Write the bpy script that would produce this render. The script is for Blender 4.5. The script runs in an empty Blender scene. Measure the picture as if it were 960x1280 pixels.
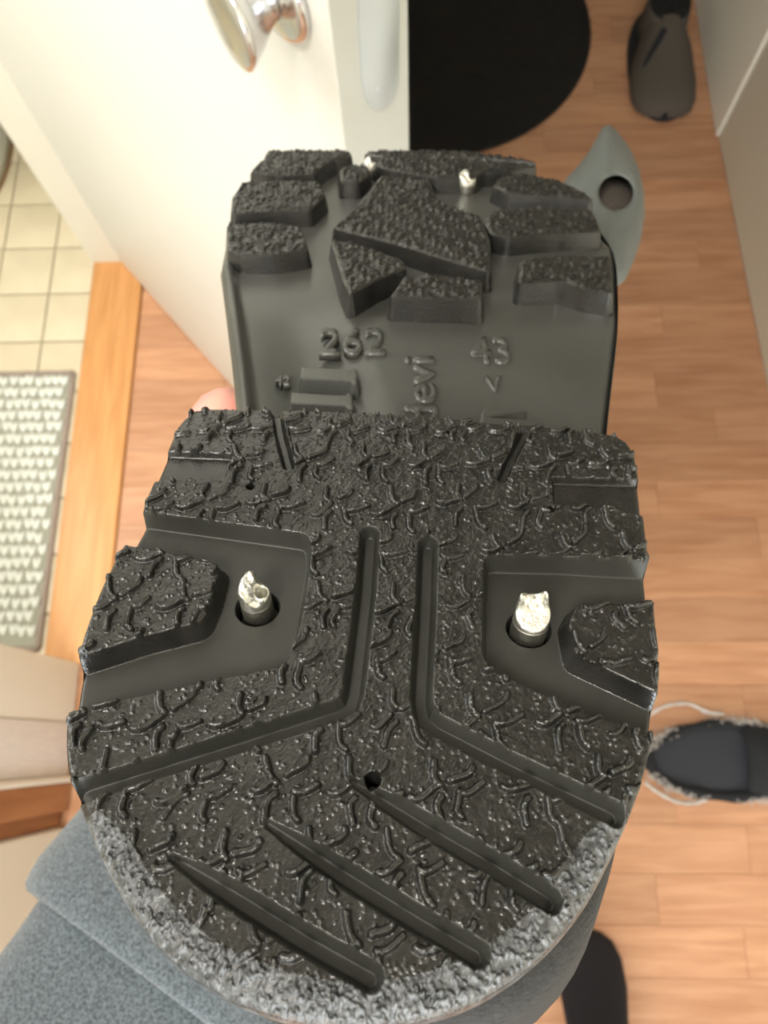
import bpy, bmesh, math, random
import numpy as np
from mathutils import Vector, Matrix
random.seed(7); rng = np.random.default_rng(7)
C = bpy.context.scene.collection
sc = bpy.context.scene
F = 960.0; H = 1.5
# ------------------------------------------------------------------ camera
n = np.array([(518-480)/F, -(930-640)/F, -1.0]); n /= np.linalg.norm(n)
Zc = -n; Xc = np.array([1.0, 0, 0]) - Zc*Zc[0]; Xc /= np.linalg.norm(Xc); Yc = np.cross(Zc, Xc)
RW = np.array([Xc, Yc, Zc]); CAM = np.array([0, 0, H])
cd = bpy.data.cameras.new('camera'); cam = bpy.data.objects.new('camera', cd); C.objects.link(cam)
m4 = Matrix.Identity(4)
for i in range(3):
    for j in range(3): m4[i][j] = RW[i, j]
    m4[i][3] = CAM[i]
cam.matrix_world = m4
cd.sensor_fit = 'VERTICAL'; cd.sensor_height = 24; cd.lens = 18; cd.clip_start = 0.01
cd.dof.use_dof = True; cd.dof.focus_distance = 0.112; cd.dof.aperture_fstop = 24
sc.camera = cam
def lp(px, py, d):                       # pixel and depth -> point of the place
    return CAM + RW @ np.array([(px-480)/F*d, -(py-640)/F*d, -d])
def onz(px, py, z=0.0):
    r = RW @ np.array([(px-480)/F, -(py-640)/F, -1.0]); t = (z-H)/r[2]; return CAM + r*t
# ------------------------------------------------------------------ world and lights
w = bpy.data.worlds.new('world'); sc.world = w; w.use_nodes = True
bg = w.node_tree.nodes['Background']; bg.inputs[0].default_value = (0.75, 0.85, 1, 1); bg.inputs[1].default_value = 0.1
def area(name, loc, to, sx, sy, power, col):
    l = bpy.data.lights.new(name, 'AREA'); l.shape = 'RECTANGLE'; l.size = sx; l.size_y = sy; l.energy = power; l.color = col
    o = bpy.data.objects.new(name, l); C.objects.link(o); o.location = loc
    o.rotation_euler = (Vector(to)-Vector(loc)).to_track_quat('-Z', 'Y').to_euler(); return o
area('window_daylight', (0.0, -2.3, 1.55), (0.05, 0.2, 0.9), 1.35, 1.3, 60, (0.86, 0.93, 1.0))
area('bathroom_lamp', (-1.35, 0.3, 2.3), (-0.9, 0.5, 0.0), 0.9, 0.9, 19, (1.0, 0.96, 0.88))
area('bathroom_window', (-1.90, 0.75, 1.85), (-0.1, 0.1, 1.3), 0.9, 0.9, 20, (0.95, 0.98, 1.0))
area('hall_lamp', (-0.30, -0.35, 2.38), (0.30, -0.1, 0.6), 0.35, 0.35, 14, (1.0, 0.96, 0.9))
sc.view_settings.view_transform = 'Standard'; sc.view_settings.look = 'None'
sc.view_settings.gamma = 1; sc.view_settings.use_curve_mapping = False; sc.view_settings.exposure = 0.0
# ------------------------------------------------------------------ materials
def nodemat(name, col, rough=0.5, metal=0, spec=0.5, bump=None, var=None, sheen=0, coat=0, coord='Object', scale3=(1,1,1)):
    """bump=(scale,strength,distance[,detail]); var=(scale, colour2, detail)"""
    m = bpy.data.materials.new(name); m.use_nodes = True; nt = m.node_tree; N = nt.nodes; L = nt.links
    b = N['Principled BSDF']; b.inputs['Base Color'].default_value = (*col, 1); b.inputs['Roughness'].default_value = rough
    b.inputs['Metallic'].default_value = metal; b.inputs['Specular IOR Level'].default_value = spec
    if sheen: b.inputs['Sheen Weight'].default_value = sheen; b.inputs['Sheen Roughness'].default_value = .5
    if coat: b.inputs['Coat Weight'].default_value = coat
    tc = N.new('ShaderNodeTexCoord'); mp = N.new('ShaderNodeMapping'); L.new(tc.outputs[coord], mp.inputs[0]); mp.inputs['Scale'].default_value = scale3
    if var:
        t = N.new('ShaderNodeTexNoise'); t.inputs['Scale'].default_value = var[0]; t.inputs['Detail'].default_value = var[2]
        L.new(mp.outputs[0], t.inputs[0])
        r = N.new('ShaderNodeValToRGB'); r.color_ramp.elements[0].position = .35; r.color_ramp.elements[1].position = .65
        r.color_ramp.elements[0].color = (*col, 1); r.color_ramp.elements[1].color = (*var[1], 1)
        L.new(t.outputs[0], r.inputs[0]); L.new(r.outputs[0], b.inputs['Base Color'])
    if bump:
        t = N.new('ShaderNodeTexNoise'); t.inputs['Scale'].default_value = bump[0]; t.inputs['Detail'].default_value = 3
        L.new(mp.outputs[0], t.inputs[0])
        bp = N.new('ShaderNodeBump'); bp.inputs['Strength'].default_value = bump[1]; bp.inputs['Distance'].default_value = bump[2]
        L.new(t.outputs[0], bp.inputs['Height']); L.new(bp.outputs[0], b.inputs['Normal'])
    return m
def woodmat(name, c1, c2, rough, along=0, gscale=14, rnd=0.25, spec=.5):
    m = bpy.data.materials.new(name); m.use_nodes = True; nt = m.node_tree; N = nt.nodes; L = nt.links
    b = N['Principled BSDF']; b.inputs['Roughness'].default_value = rough; b.inputs['Specular IOR Level'].default_value = spec
    tc = N.new('ShaderNodeTexCoord'); mp = N.new('ShaderNodeMapping')
    oi = N.new('ShaderNodeObjectInfo'); va = N.new('ShaderNodeVectorMath'); va.operation = 'ADD'
    ml = N.new('ShaderNodeMath'); ml.operation = 'MULTIPLY'; ml.inputs[1].default_value = 37
    L.new(oi.outputs['Random'], ml.inputs[0]); L.new(tc.outputs['Object'], va.inputs[0]); L.new(ml.outputs[0], va.inputs[1])
    s = [9, 9, 9]; s[along] = .9; mp.inputs['Scale'].default_value = s; L.new(va.outputs[0], mp.inputs[0])
    t = N.new('ShaderNodeTexNoise'); t.inputs['Scale'].default_value = gscale*.5; t.inputs['Detail'].default_value = 5; t.inputs['Distortion'].default_value = .5
    L.new(mp.outputs[0], t.inputs[0])
    r = N.new('ShaderNodeValToRGB'); r.color_ramp.elements[0].position = .3; r.color_ramp.elements[1].position = .62
    r.color_ramp.elements[0].color = (*c2, 1); r.color_ramp.elements[1].color = (*c1, 1); L.new(t.outputs[0], r.inputs[0])
    mx = N.new('ShaderNodeHueSaturation'); mr = N.new('ShaderNodeMapRange'); mr.inputs['To Min'].default_value = 1-rnd; mr.inputs['To Max'].default_value = 1+rnd*.6
    L.new(oi.outputs['Random'], mr.inputs[0]); L.new(mr.outputs[0], mx.inputs['Value']); L.new(r.outputs[0], mx.inputs['Color']); L.new(mx.outputs[0], b.inputs['Base Color'])
    return m
M = {}
M['tread'] = nodemat('tread_rubber', (.010, .0095, .008), .23, spec=.7, bump=(2600, .35, .0003), var=(220, (.018, .017, .015), 4))
M['smooth'] = nodemat('smooth_rubber', (.025, .025, .021), .42, spec=.45, bump=(3500, .12, .0002), var=(60, (.036, .036, .031), 3))
M['shank'] = nodemat('shank_rubber', (.045, .046, .040), .30, spec=.6, bump=(2500, .15, .0002), var=(40, (.058, .058, .052), 3))
M['rim'] = nodemat('gritty_rubber_glints', (.030, .032, .032), .30, spec=.6, bump=(2200, .5, .0004), var=(700, (.12, .125, .13), 2))  # coarse grit; the pale specks paint in the light it catches
M['hole'] = nodemat('hole_shade_black', (.004, .004, .004), .9)
M['upper'] = nodemat('shoe_upper_textile', (.010, .010, .010), .75, bump=(900, .6, .0006), var=(400, (.018, .018, .018), 3))
M['tab'] = nodemat('grey_tab_rubber', (.10, .108, .10), .4, spec=.6, bump=(500, .15, .0004))
M['steel'] = nodemat('spike_steel', (.80, .79, .72), .36, metal=1, bump=(1500, .5, .0003))
M['steel_dk'] = nodemat('spike_shank_steel', (.34, .33, .29), .45, metal=1, bump=(1800, .5, .0002))
M['white'] = nodemat('white_paint', (.68, .67, .615), .42, bump=(30, .08, .002))
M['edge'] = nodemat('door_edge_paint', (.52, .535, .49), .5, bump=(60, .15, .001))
M['plate'] = nodemat('painted_latch_plate', (.47, .51, .51), .4, bump=(80, .2, .001))
M['chrome'] = nodemat('chrome', (.66, .66, .66), .17, metal=1)
M['chrome_refl'] = nodemat('chrome_orange_reflection', (.80, .55, .38), .15, metal=1)  # chrome tinted with the orange floor reflection, unused
M['frame'] = nodemat('frame_paint', (.74, .72, .62), .5, bump=(40, .1, .001))
M['wallw'] = nodemat('wall_paint', (.84, .81, .70), .6, bump=(400, .15, .0008))
M['beige'] = nodemat('wall_beige', (.74, .73, .64), .7, bump=(200, .2, .001))
M['casing'] = nodemat('casing_paint', (.70, .69, .67), .5, var=(40, (.78, .77, .74), 4), scale3=(1, 6, .5), bump=(60, .1, .001))
M['ceil'] = nodemat('ceiling_paint', (.7, .68, .62), .8)
M['lam'] = woodmat('laminate_wood', (.60, .315, .175), (.47, .22, .11), .36, 0, 14, .14)
M['oak'] = woodmat('oak_threshold', (.66, .32, .115), (.54, .24, .075), .4, 1, 12, .0)
M['trimwood'] = woodmat('trim_wood', (.36, .155, .055), (.26, .10, .035), .5, 2, 12, .0)
M['tile'] = nodemat('beige_tile', (.64, .55, .39), .35, var=(14, (.69, .60, .43), 3))
M['grout'] = nodemat('grout', (.34, .29, .20), .9)
M['ceramic'] = nodemat('white_ceramic', (.62, .62, .55), .2)
M['caulk'] = nodemat('brown_caulk', (.22, .13, .06), .7)
M['yarn'] = nodemat('pale_yarn', (.74, .75, .68), .9, bump=(500, .6, .002), sheen=.2)
M['yarn2'] = nodemat('grey_yarn', (.36, .35, .28), .95, bump=(500, .6, .002))
M['bind'] = nodemat('mauve_binding', (.33, .26, .22), .95, bump=(700, .6, .002))
M['black_rug'] = nodemat('black_rug_pile', (.008, .0075, .006), .95, var=(6, (.013, .010, .007), 5), scale3=(1, 5, 1), bump=(300, .8, .004))
M['fleece'] = nodemat('heather_grey_fleece', (.05, .062, .075), .95, var=(1000, (.15, .18, .205), 4), sheen=.3, bump=(1800, .7, .0008))
M['sock'] = nodemat('black_sock_knit', (.010, .009, .012), .95, bump=(600, .5, .001))
M['trouser'] = nodemat('dark_trouser', (.02, .022, .026), .95)
M['skin'] = nodemat('skin', (.82, .43, .31), .5, var=(35, (.78, .30, .25), 2))
M['skin'].node_tree.nodes['Principled BSDF'].inputs['Subsurface Weight'].default_value = .15
M['skin'].node_tree.nodes['Principled BSDF'].inputs['Subsurface Radius'].default_value = (.01, .004, .002)
M['insole'] = nodemat('grey_felt_insole', (.030, .031, .038), .95, bump=(600, .4, .001))
M['fluff'] = nodemat('white_fluff', (.55, .50, .46), .95)
M['slip'] = nodemat('black_slipper_felt', (.012, .013, .015), .95, bump=(300, .7, .002))
M['suede'] = nodemat('grey_suede', (.085, .070, .055), .95, bump=(500, .5, .001))
# ------------------------------------------------------------------ helpers
def tag(o, label=None, cat=None, group=None, kind=None):
    if label: o['label'] = label
    if cat: o['category'] = cat
    if group: o['group'] = group
    if kind: o['kind'] = kind
    return o
def empty(name, loc, label=None, cat=None, group=None, kind=None):
    o = bpy.data.objects.new(name, None); C.objects.link(o); o.location = loc; o.empty_display_size = .02
    return tag(o, label, cat, group, kind)
def finish(name, me, mat, parent, smooth, base):
    if isinstance(mat, str): mat = M[mat]
    me.materials.append(mat)
    if smooth: me.polygons.foreach_set('use_smooth', [True]*len(me.polygons))
    o = bpy.data.objects.new(name, me); C.objects.link(o)
    if parent is not None: o.parent = parent
    return o
def wl(parent):                          # world location of a parent (no rotations are used on parents)
    p = np.zeros(3)
    while parent is not None: p += np.array(parent.location); parent = parent.parent
    return p
def mesh_np(name, V, Q, mat, parent=None, smooth=True):
    """V world coords, Q quads (or list of polys)"""
    V = np.asarray(V, float) - wl(parent)
    me = bpy.data.meshes.new(name)
    if isinstance(Q, np.ndarray):
        k = Q.shape[1]; me.vertices.add(len(V)); me.vertices.foreach_set('co', V.ravel().astype(np.float32))
        me.loops.add(Q.size); me.loops.foreach_set('vertex_index', Q.ravel().astype(np.int32))
        me.polygons.add(len(Q)); me.polygons.foreach_set('loop_start', np.arange(0, Q.size, k, dtype=np.int32))
        me.update(calc_edges=True); me.validate()
    else:
        me.from_pydata(V.tolist(), [], Q); me.update()
    return finish(name, me, mat, parent, smooth, None)
def bmobj(name, bm, mat, parent=None, smooth=False, bevel=0):
    if bevel: bmesh.ops.bevel(bm, geom=bm.edges[:], offset=bevel, segments=2, affect='EDGES', profile=.6)
    p = wl(parent)
    for v in bm.verts: v.co -= Vector(p)
    bmesh.ops.recalc_face_normals(bm, faces=bm.faces)
    me = bpy.data.meshes.new(name); bm.to_mesh(me); bm.free()
    return finish(name, me, mat, parent, smooth, None)
def box(name, lo, hi, mat, parent=None, bevel=0):
    bm = bmesh.new(); vs = []
    for x in (lo[0], hi[0]):
        for y in (lo[1], hi[1]):
            for z in (lo[2], hi[2]): vs.append(bm.verts.new((x, y, z)))
    for f in ((0,1,3,2),(4,6,7,5),(0,4,5,1),(2,3,7,6),(0,2,6,4),(1,5,7,3)): bm.faces.new([vs[i] for i in f])
    return bmobj(name, bm, mat, parent, bevel > 0, bevel)
def prism(name, poly, z0, z1, mat, parent=None, bevel=0, smooth=False):   # polygon in xy
    bm = bmesh.new(); a = [bm.verts.new((p[0], p[1], z0)) for p in poly]; b = [bm.verts.new((p[0], p[1], z1)) for p in poly]
    bm.faces.new(a[::-1]); bm.faces.new(b)
    for i in range(len(a)): j = (i+1) % len(a); bm.faces.new((a[i], a[j], b[j], b[i]))
    return bmobj(name, bm, mat, parent, smooth or bevel > 0, bevel)
def loft(name, rings, mat, parent=None, caps=True, smooth=True, closed=True):
    V = np.concatenate(rings); k = len(rings[0]); Q = []
    for i in range(len(rings)-1):
        for j in range(k if closed else k-1):
            j2 = (j+1) % k; Q.append((i*k+j, i*k+j2, (i+1)*k+j2, (i+1)*k+j))
    if caps: Q.append(tuple(range(k))[::-1]); Q.append(tuple(range((len(rings)-1)*k, len(rings)*k)))
    return mesh_np(name, V, Q, mat, parent, smooth)
def frame_of(d):
    d = np.array(d, float); d /= np.linalg.norm(d); a = np.array([0, 0, 1.]) if abs(d[2]) < .9 else np.array([1., 0, 0])
    u = np.cross(d, a); u /= np.linalg.norm(u); return u, np.cross(d, u), d
def lathe(name, org, axis, prof, mat, parent=None, k=40, caps=True, smooth=True):
    u, v, d = frame_of(axis); org = np.array(org); rings = []
    for r, h in prof:
        rings.append(np.array([org + d*h + r*(u*math.cos(t)+v*math.sin(t)) for t in np.linspace(0, 2*math.pi, k, endpoint=False)]))
    return loft(name, rings, mat, parent, caps, smooth)
def tube(name, pts, rad, mat, parent=None, k=20, ell=1.0, wob=0.0):
    pts = np.array(pts, float); rings = []
    T = np.gradient(pts, axis=0); T /= np.linalg.norm(T, axis=1)[:, None]
    u = frame_of(T[0])[0]
    for i in range(len(pts)):
        u = u - T[i]*np.dot(u, T[i]); u /= np.linalg.norm(u); v = np.cross(T[i], u)
        th = np.linspace(0, 2*math.pi, k, endpoint=False); r = rad[i]*(1+wob*np.sin(3*th+i*.35)+wob*.6*np.sin(5*th-i*.5))
        rings.append(pts[i] + (r*np.cos(th))[:, None]*u + (r*np.sin(th)*ell)[:, None]*v)
    return loft(name, rings, mat, parent)
def cr(pts, k=12):                       # Catmull-Rom
    P = np.array(pts, float); P = np.vstack([2*P[0]-P[1], P, 2*P[-1]-P[-2]]); out = []
    for i in range(1, len(P)-2):
        for t in np.arange(k)/k:
            out.append(.5*((2*P[i])+(P[i+1]-P[i-1])*t+(2*P[i-1]-5*P[i]+4*P[i+1]-P[i+2])*t*t+(3*P[i]-P[i-1]-3*P[i+1]+P[i+2])*t**3))
    out.append(P[-2]); return np.array(out)
# ------------------------------------------------------------------ the room
def struct(o): o['kind'] = 'structure'; return o
fl = struct(box('floor', (-.70, -2.6, -.03), (.80, 3.0, -.009), 'grout'))
fl.data.materials[0] = M['lam']
rows = []; y = .514 + .0815*29; k = 0
WALLX = lambda yy: .7245 if yy > 1.362 else .727 + (1.362-yy)*.035
while y > -1.0:
    y0 = y-.0815; x = -.604; L_ = .43
    off = (k*0.173) % L_
    first = True; xs = [x]
    nx = x + (off if off > .06 else off+L_)
    while nx < WALLX(y)-.05: xs.append(nx); nx += L_+random.uniform(-.04, .04)
    if abs(y-.514) < .01: xs = [-.604, -.29, .07, .498]
    xs.append(.76)
    for a, b in zip(xs[:-1], xs[1:]):
        bm = bmesh.new(); g = .00022
        hx, hy = (b-a)/2-g, .0815/2-g; cx, cy = (a+b)/2, (y+y0)/2; t = .0009
        lo = [bm.verts.new((cx+sx*hx, cy+sy*hy, -.009)) for sx, sy in ((-1,-1),(1,-1),(1,1),(-1,1))]
        mi = [bm.verts.new((cx+sx*hx, cy+sy*hy, -t*.5)) for sx, sy in ((-1,-1),(1,-1),(1,1),(-1,1))]
        tp = [bm.verts.new((cx+sx*(hx-t*.5), cy+sy*(hy-t*.5), 0)) for sx, sy in ((-1,-1),(1,-1),(1,1),(-1,1))]
        bm.faces.new(tp)
        for i in range(4):
            j = (i+1) % 4; bm.faces.new((lo[i], lo[j], mi[j], mi[i])); bm.faces.new((mi[i], mi[j], tp[j], tp[i]))
        c = Vector((cx, cy, 0))
        o = bmobj('plank', bm, 'lam', None); o.data.transform(Matrix.Translation(-c)); o.location = c; o.parent = fl
    y = y0; k += 1
# tiled bathroom floor
tf = struct(box('floor_tiled', (-2.0, -.5, -.03), (-.71, 2.0, -.004), 'grout'))
tm = None; P = .122
for i in range(11):
    for j in range(21):
        x1 = -.82-P*(i-1); x0 = x1-P; yc0 = 1.102-P*(j-7); 
        if i == 0: x1 = -.722
        g = .0018
        if tm is None or i == 0:
            o = box('tile', (x0+g, yc0+g, -.004), (x1-g, yc0+P-g, .001), 'tile', None, .0008)
            c = Vector(((x0+x1)/2, yc0+P/2, 0)); o.data.transform(Matrix.Translation(-c)); o.location = c; o.parent = tf
            if i: tm = o
        else:
            o = tm.copy(); C.objects.link(o); o.location = ((x0+x1)/2, yc0+P/2, 0)
struct(box('threshold', (-.722, .15, -.02), (-.606, 1.075, .008), 'oak', None, .004)); bpy.data.objects['threshold'].name = 'trim_1'
bpy.data.objects['trim_1']['label'] = 'orange oak threshold strip between beige tiles and laminate'
# walls
wr = struct(box('wall_right', (.765, -2.6, 0), (.90, 3.0, 2.45), 'wallw'))
def wpanel(y0, y1, f0, f1):
    bm = bmesh.new(); pl = [(f0, y0), (.77, y0), (.77, y1), (f1, y1)]
    a = [bm.verts.new((*p, .002)) for p in pl]; b = [bm.verts.new((*p, 2.4)) for p in pl]
    bm.faces.new(a[::-1]); bm.faces.new(b)
    for i in range(4): j = (i+1) % 4; bm.faces.new((a[i], a[j], b[j], b[i]))
    return bmobj('panel', bm, 'wallw', wr, True, .0025)
wpanel(1.364, 2.99, .7215, .715); wpanel(-.9, 1.358, .727+.035*2.262, .7275)
struct(box('wall_back', (-2.1, 2.0, 0), (-.76, 2.1, 2.45), 'wallw'))
struct(box('wall_end', (-.80, 3.0, 0), (.9, 3.1, 2.45), 'wallw'))
struct(box('wall_left', (-.80, 1.20, 0), (-.722, 3.0, 2.45), 'wallw'))
struct(box('wall_bathroom', (-2.1, -.6, 0), (-2.0, 2.0, 2.45), 'beige'))
struct(box('wall_bathroom_front', (-2.0, -.6, 0), (-.73, -.5, 2.45), 'beige'))
struct(box('wall_front', (-.9, -2.7, 0), (.9, -2.6, 2.45), 'wallw'))
struct(box('ceiling', (-2.1, -2.7, 2.45), (.9, 3.1, 2.5), 'ceil'))
fr = struct(empty('trim_2', (-.70, .6, 0))); fr['label'] = 'cream painted frame of the bathroom doorway'
box('jamb', (-.724, 1.056, .0), (-.655, 1.20, 2.1), 'frame', fr, .002)
box('jamb', (-.73, .04, .0), (-.652, .152, 2.1), 'frame', fr, .003)
box('lintel', (-.73, .045, 2.1), (-.668, 1.2, 2.45), 'frame', fr)
wn = struct(box('wall_left_near', (-.80, -2.6, 0), (-.70, .04, 2.45), 'beige'))
box('casing', (-.70, -.055, 0), (-.650, .0395, 2.2), 'casing', wn, .003)
box('bead', (-.70, -.068, 0), (-.640, -.0555, 2.2), 'frame', wn, .004)
box('wooden_board', (-.70, -.118, 0), (-.642, -.0685, 2.2), 'trimwood', wn, .002)
box('wooden_board', (-.70, -.146, 0), (-.655, -.1185, 2.2), 'trimwood', wn, .002)
box('wall_panel', (-.70, -1.2, 0), (-.640, -.147, 2.3), 'beige', wn, .004)
# ------------------------------------------------------------------ white door, knob, latch plate
hinge = np.array([-.686, 1.088]); free = np.array([-.037, .336]); dd = (free-hinge); dw = np.linalg.norm(dd); dd /= dw
dn = np.array([-dd[1], dd[0]]); dn = -dn if np.dot(-free, dn) < 0 else dn     # towards camera side
th = .0505
door = struct(empty('door_1', (*((hinge+free)/2), .008))); door['label'] = 'open white bathroom door with chrome knob'
pl = [hinge, free, free-dn*th, hinge-dn*th]
leaf = prism('door_leaf', pl, .008, 2.06, 'white', door, .0015)
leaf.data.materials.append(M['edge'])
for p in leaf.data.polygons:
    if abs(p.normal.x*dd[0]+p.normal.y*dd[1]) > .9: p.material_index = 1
def ondoor(px, py):
    r = RW @ np.array([(px-480)/F, -(py-640)/F, -1.0]); t = np.dot(free, dn)/np.dot(r[:2], dn); return CAM + r*t
def onedge(px, py):
    r = RW @ np.array([(px-480)/F, -(py-640)/F, -1.0]); t = np.dot(free, dd)/np.dot(r[:2], dd); return CAM + r*t
dn3 = np.array([*dn, 0]); dd3 = np.array([*dd, 0])
kc = ondoor(352, -10)
kn = empty('door_knob', tuple(kc)); kn.parent = door; kn.location = Vector(kc)-Vector(door.location)
lathe('rosette', kc, dn3, [(.0, 0), (.0235, 0), (.0245, .002), (.0245, .004), (.021, .0065), (.012, .008), (0.0, .008)], 'chrome', kn, 48, False)
S_ = .027
ka = math.radians(-9); kax = np.array([dn3[0]*math.cos(ka)-dn3[1]*math.sin(ka), dn3[0]*math.sin(ka)+dn3[1]*math.cos(ka), 0])
lathe('knob', kc, kax, [(q*.92, h_*.92) for q, h_ in [(.0, .007), (.0115, .008), (.0115, .010), (.0140, .014), (.0195, .021), (.0260, .030), (.0282, .0338), (.0272, .0355), (.024, .0372), (.013, .0385), (0, .039)]], 'chrome', kn, 64, False)
# latch plate on the door's free edge
pe = []
for px, py in ((447, -40), (447, 20), (449, 60), (451, 95), (454, 118), (460, 131), (468, 137), (478, 136), (488, 128), (494, 115), (497, 98), (497, 60), (497, 20), (497, -40)):
    pe.append(onedge(px, py))
bm = bmesh.new(); a = [bm.verts.new(tuple(p)) for p in pe]; b = [bm.verts.new(tuple(p+dd3*.0012)) for p in pe]
bm.faces.new(b); bm.faces.new(a[::-1])
for i in range(len(a)): j = (i+1) % len(a); bm.faces.new((a[i], a[j], b[j], b[i]))
lpn = bmobj('latch_plate', bm, 'plate', door, True, .0004)
sp = onedge(473, 110)
lathe('screw', sp, dd3, [(0, .0008), (.0022, .0008), (.0022, .0015), (.0012, .0019), (.0011, .0015), (0, .0014)], 'plate', lpn, 16, False)
# ------------------------------------------------------------------ sole geometry
HB = .00685
def invd(py): return 7.4 + HB*(py-540)
def YZ(py, d): return ((640-py)/F*d, -d)
ctrl = [YZ(1300, 1/invd(1300)), YZ(1100, 1/invd(1100)), YZ(900, 1/invd(900)), YZ(700, 1/invd(700)), YZ(531, 1/invd(531)), YZ(365, .185), YZ(290, .214), YZ(235, .241), YZ(200, .262), YZ(190.5, .276), (.1322, -.292), (.1325, -.312)]
cv = cr(ctrl, 60)
sg = np.concatenate([[0], np.cumsum(np.linalg.norm(np.diff(cv, axis=0), axis=1))])
SS = np.arange(0, sg[-1], .0002)
CY = np.interp(SS, sg, cv[:, 0]); CZ = np.interp(SS, sg, cv[:, 1])
def gsm(a, r=25):
    kx = np.exp(-np.linspace(-2, 2, 2*r+1)**2); kx /= kx.sum(); p = np.concatenate([2*a[0]-a[r:0:-1], a, 2*a[-1]-a[-2:-r-2:-1]]); return np.convolve(p, kx, 'valid')
CY = gsm(CY); CZ = gsm(CZ)
TY = np.gradient(CY); TZ = np.gradient(CZ); tl = np.hypot(TY, TZ); TY /= tl; TZ /= tl
NY, NZ = -TZ, TY                         # normal, towards the viewer's side
def surf(u, s, h):
    u, s, h = np.broadcast_arrays(np.asarray(u, float), np.asarray(s, float), np.asarray(h, float))
    y = np.interp(s, SS, CY)+h*np.interp(s, SS, NY); z = np.interp(s, SS, CZ)+h*np.interp(s, SS, NZ)
    P_ = np.stack([u, y, z], -1); return CAM + P_ @ RW.T
def unp(px, py, h=0.0):
    k = int(len(SS)*.985); y = CY[:k]+h*NY[:k]; z = CZ[:k]+h*NZ[:k]; pr = 640-960*y/(-z)
    pr = np.minimum.accumulate(pr); s = np.interp(py, pr[::-1], SS[:k][::-1])
    zz = np.interp(s, SS[:k], z); return ((px-480)/F*(-zz), s)
def U(poly, h=0.0): return np.array([unp(px, py, h) for px, py in poly])
def sdfpoly(P_, X, Y):
    """signed distance (negative inside) and nearest point"""
    best = np.full(X.shape, 1e9); nx = np.zeros(X.shape); ny = np.zeros(X.shape); ins = np.zeros(X.shape, bool)
    for (ax, ay), (bx, by) in zip(P_, np.roll(P_, -1, 0)):
        ex, ey = bx-ax, by-ay; l2 = ex*ex+ey*ey+1e-18
        t = np.clip(((X-ax)*ex+(Y-ay)*ey)/l2, 0, 1); qx, qy = ax+t*ex, ay+t*ey; d = (X-qx)**2+(Y-qy)**2
        m = d < best; best = np.where(m, d, best); nx = np.where(m, qx, nx); ny = np.where(m, qy, ny)
        if ey != 0: ins ^= ((ay > Y) != (by > Y)) & (X < ex*(Y-ay)/ey+ax)
    return np.where(ins, -1, 1)*np.sqrt(best), nx, ny
def sdline(pts, X, Y):
    best = np.full(X.shape, 1e9); tt = np.zeros(X.shape); tot = 0
    for (ax, ay), (bx, by) in zip(pts[:-1], pts[1:]):
        ex, ey = bx-ax, by-ay; l = math.hypot(ex, ey)
        t = np.clip(((X-ax)*ex+(Y-ay)*ey)/(l*l+1e-18), 0, 1); d = np.hypot(X-ax-t*ex, Y-ay-t*ey)
        m = d < best; best = np.where(m, d, best); tt = np.where(m, tot+t*l, tt); tot += l
    return best, tt/tot
def sst(a, b, x): t = np.clip((x-a)/(b-a), 0, 1); return t*t*(3-2*t)
def vnoise(X, Y, sc_, seed):
    r = np.random.default_rng(seed); g = r.random((256, 256)); x = X/sc_+500; y = Y/sc_+500; xi = np.floor(x).astype(int); yi = np.floor(y).astype(int)
    fx = x-xi; fy = y-yi; fx = fx*fx*(3-2*fx); fy = fy*fy*(3-2*fy); a = lambda i, j: g[(yi+j) % 256, (xi+i) % 256]
    return (a(0,0)*(1-fx)+a(1,0)*fx)*(1-fy)+(a(0,1)*(1-fx)+a(1,1)*fx)*fy
def rpoly(P_, r=.0012, k=4):             # round the corners of a polygon
    out = []; n_ = len(P_)
    for i in range(n_):
        a, b, c = P_[i-1], P_[i], P_[(i+1) % n_]; d1 = a-b; d2 = c-b; l1 = np.linalg.norm(d1); l2 = np.linalg.norm(d2)
        q = min(r, l1*.4, l2*.4); p0 = b+d1/l1*q; p2 = b+d2/l2*q
        for t in np.linspace(0, 1, k): out.append((1-t)**2*p0+2*t*(1-t)*b+t*t*p2)
    return np.array(out)
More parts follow.
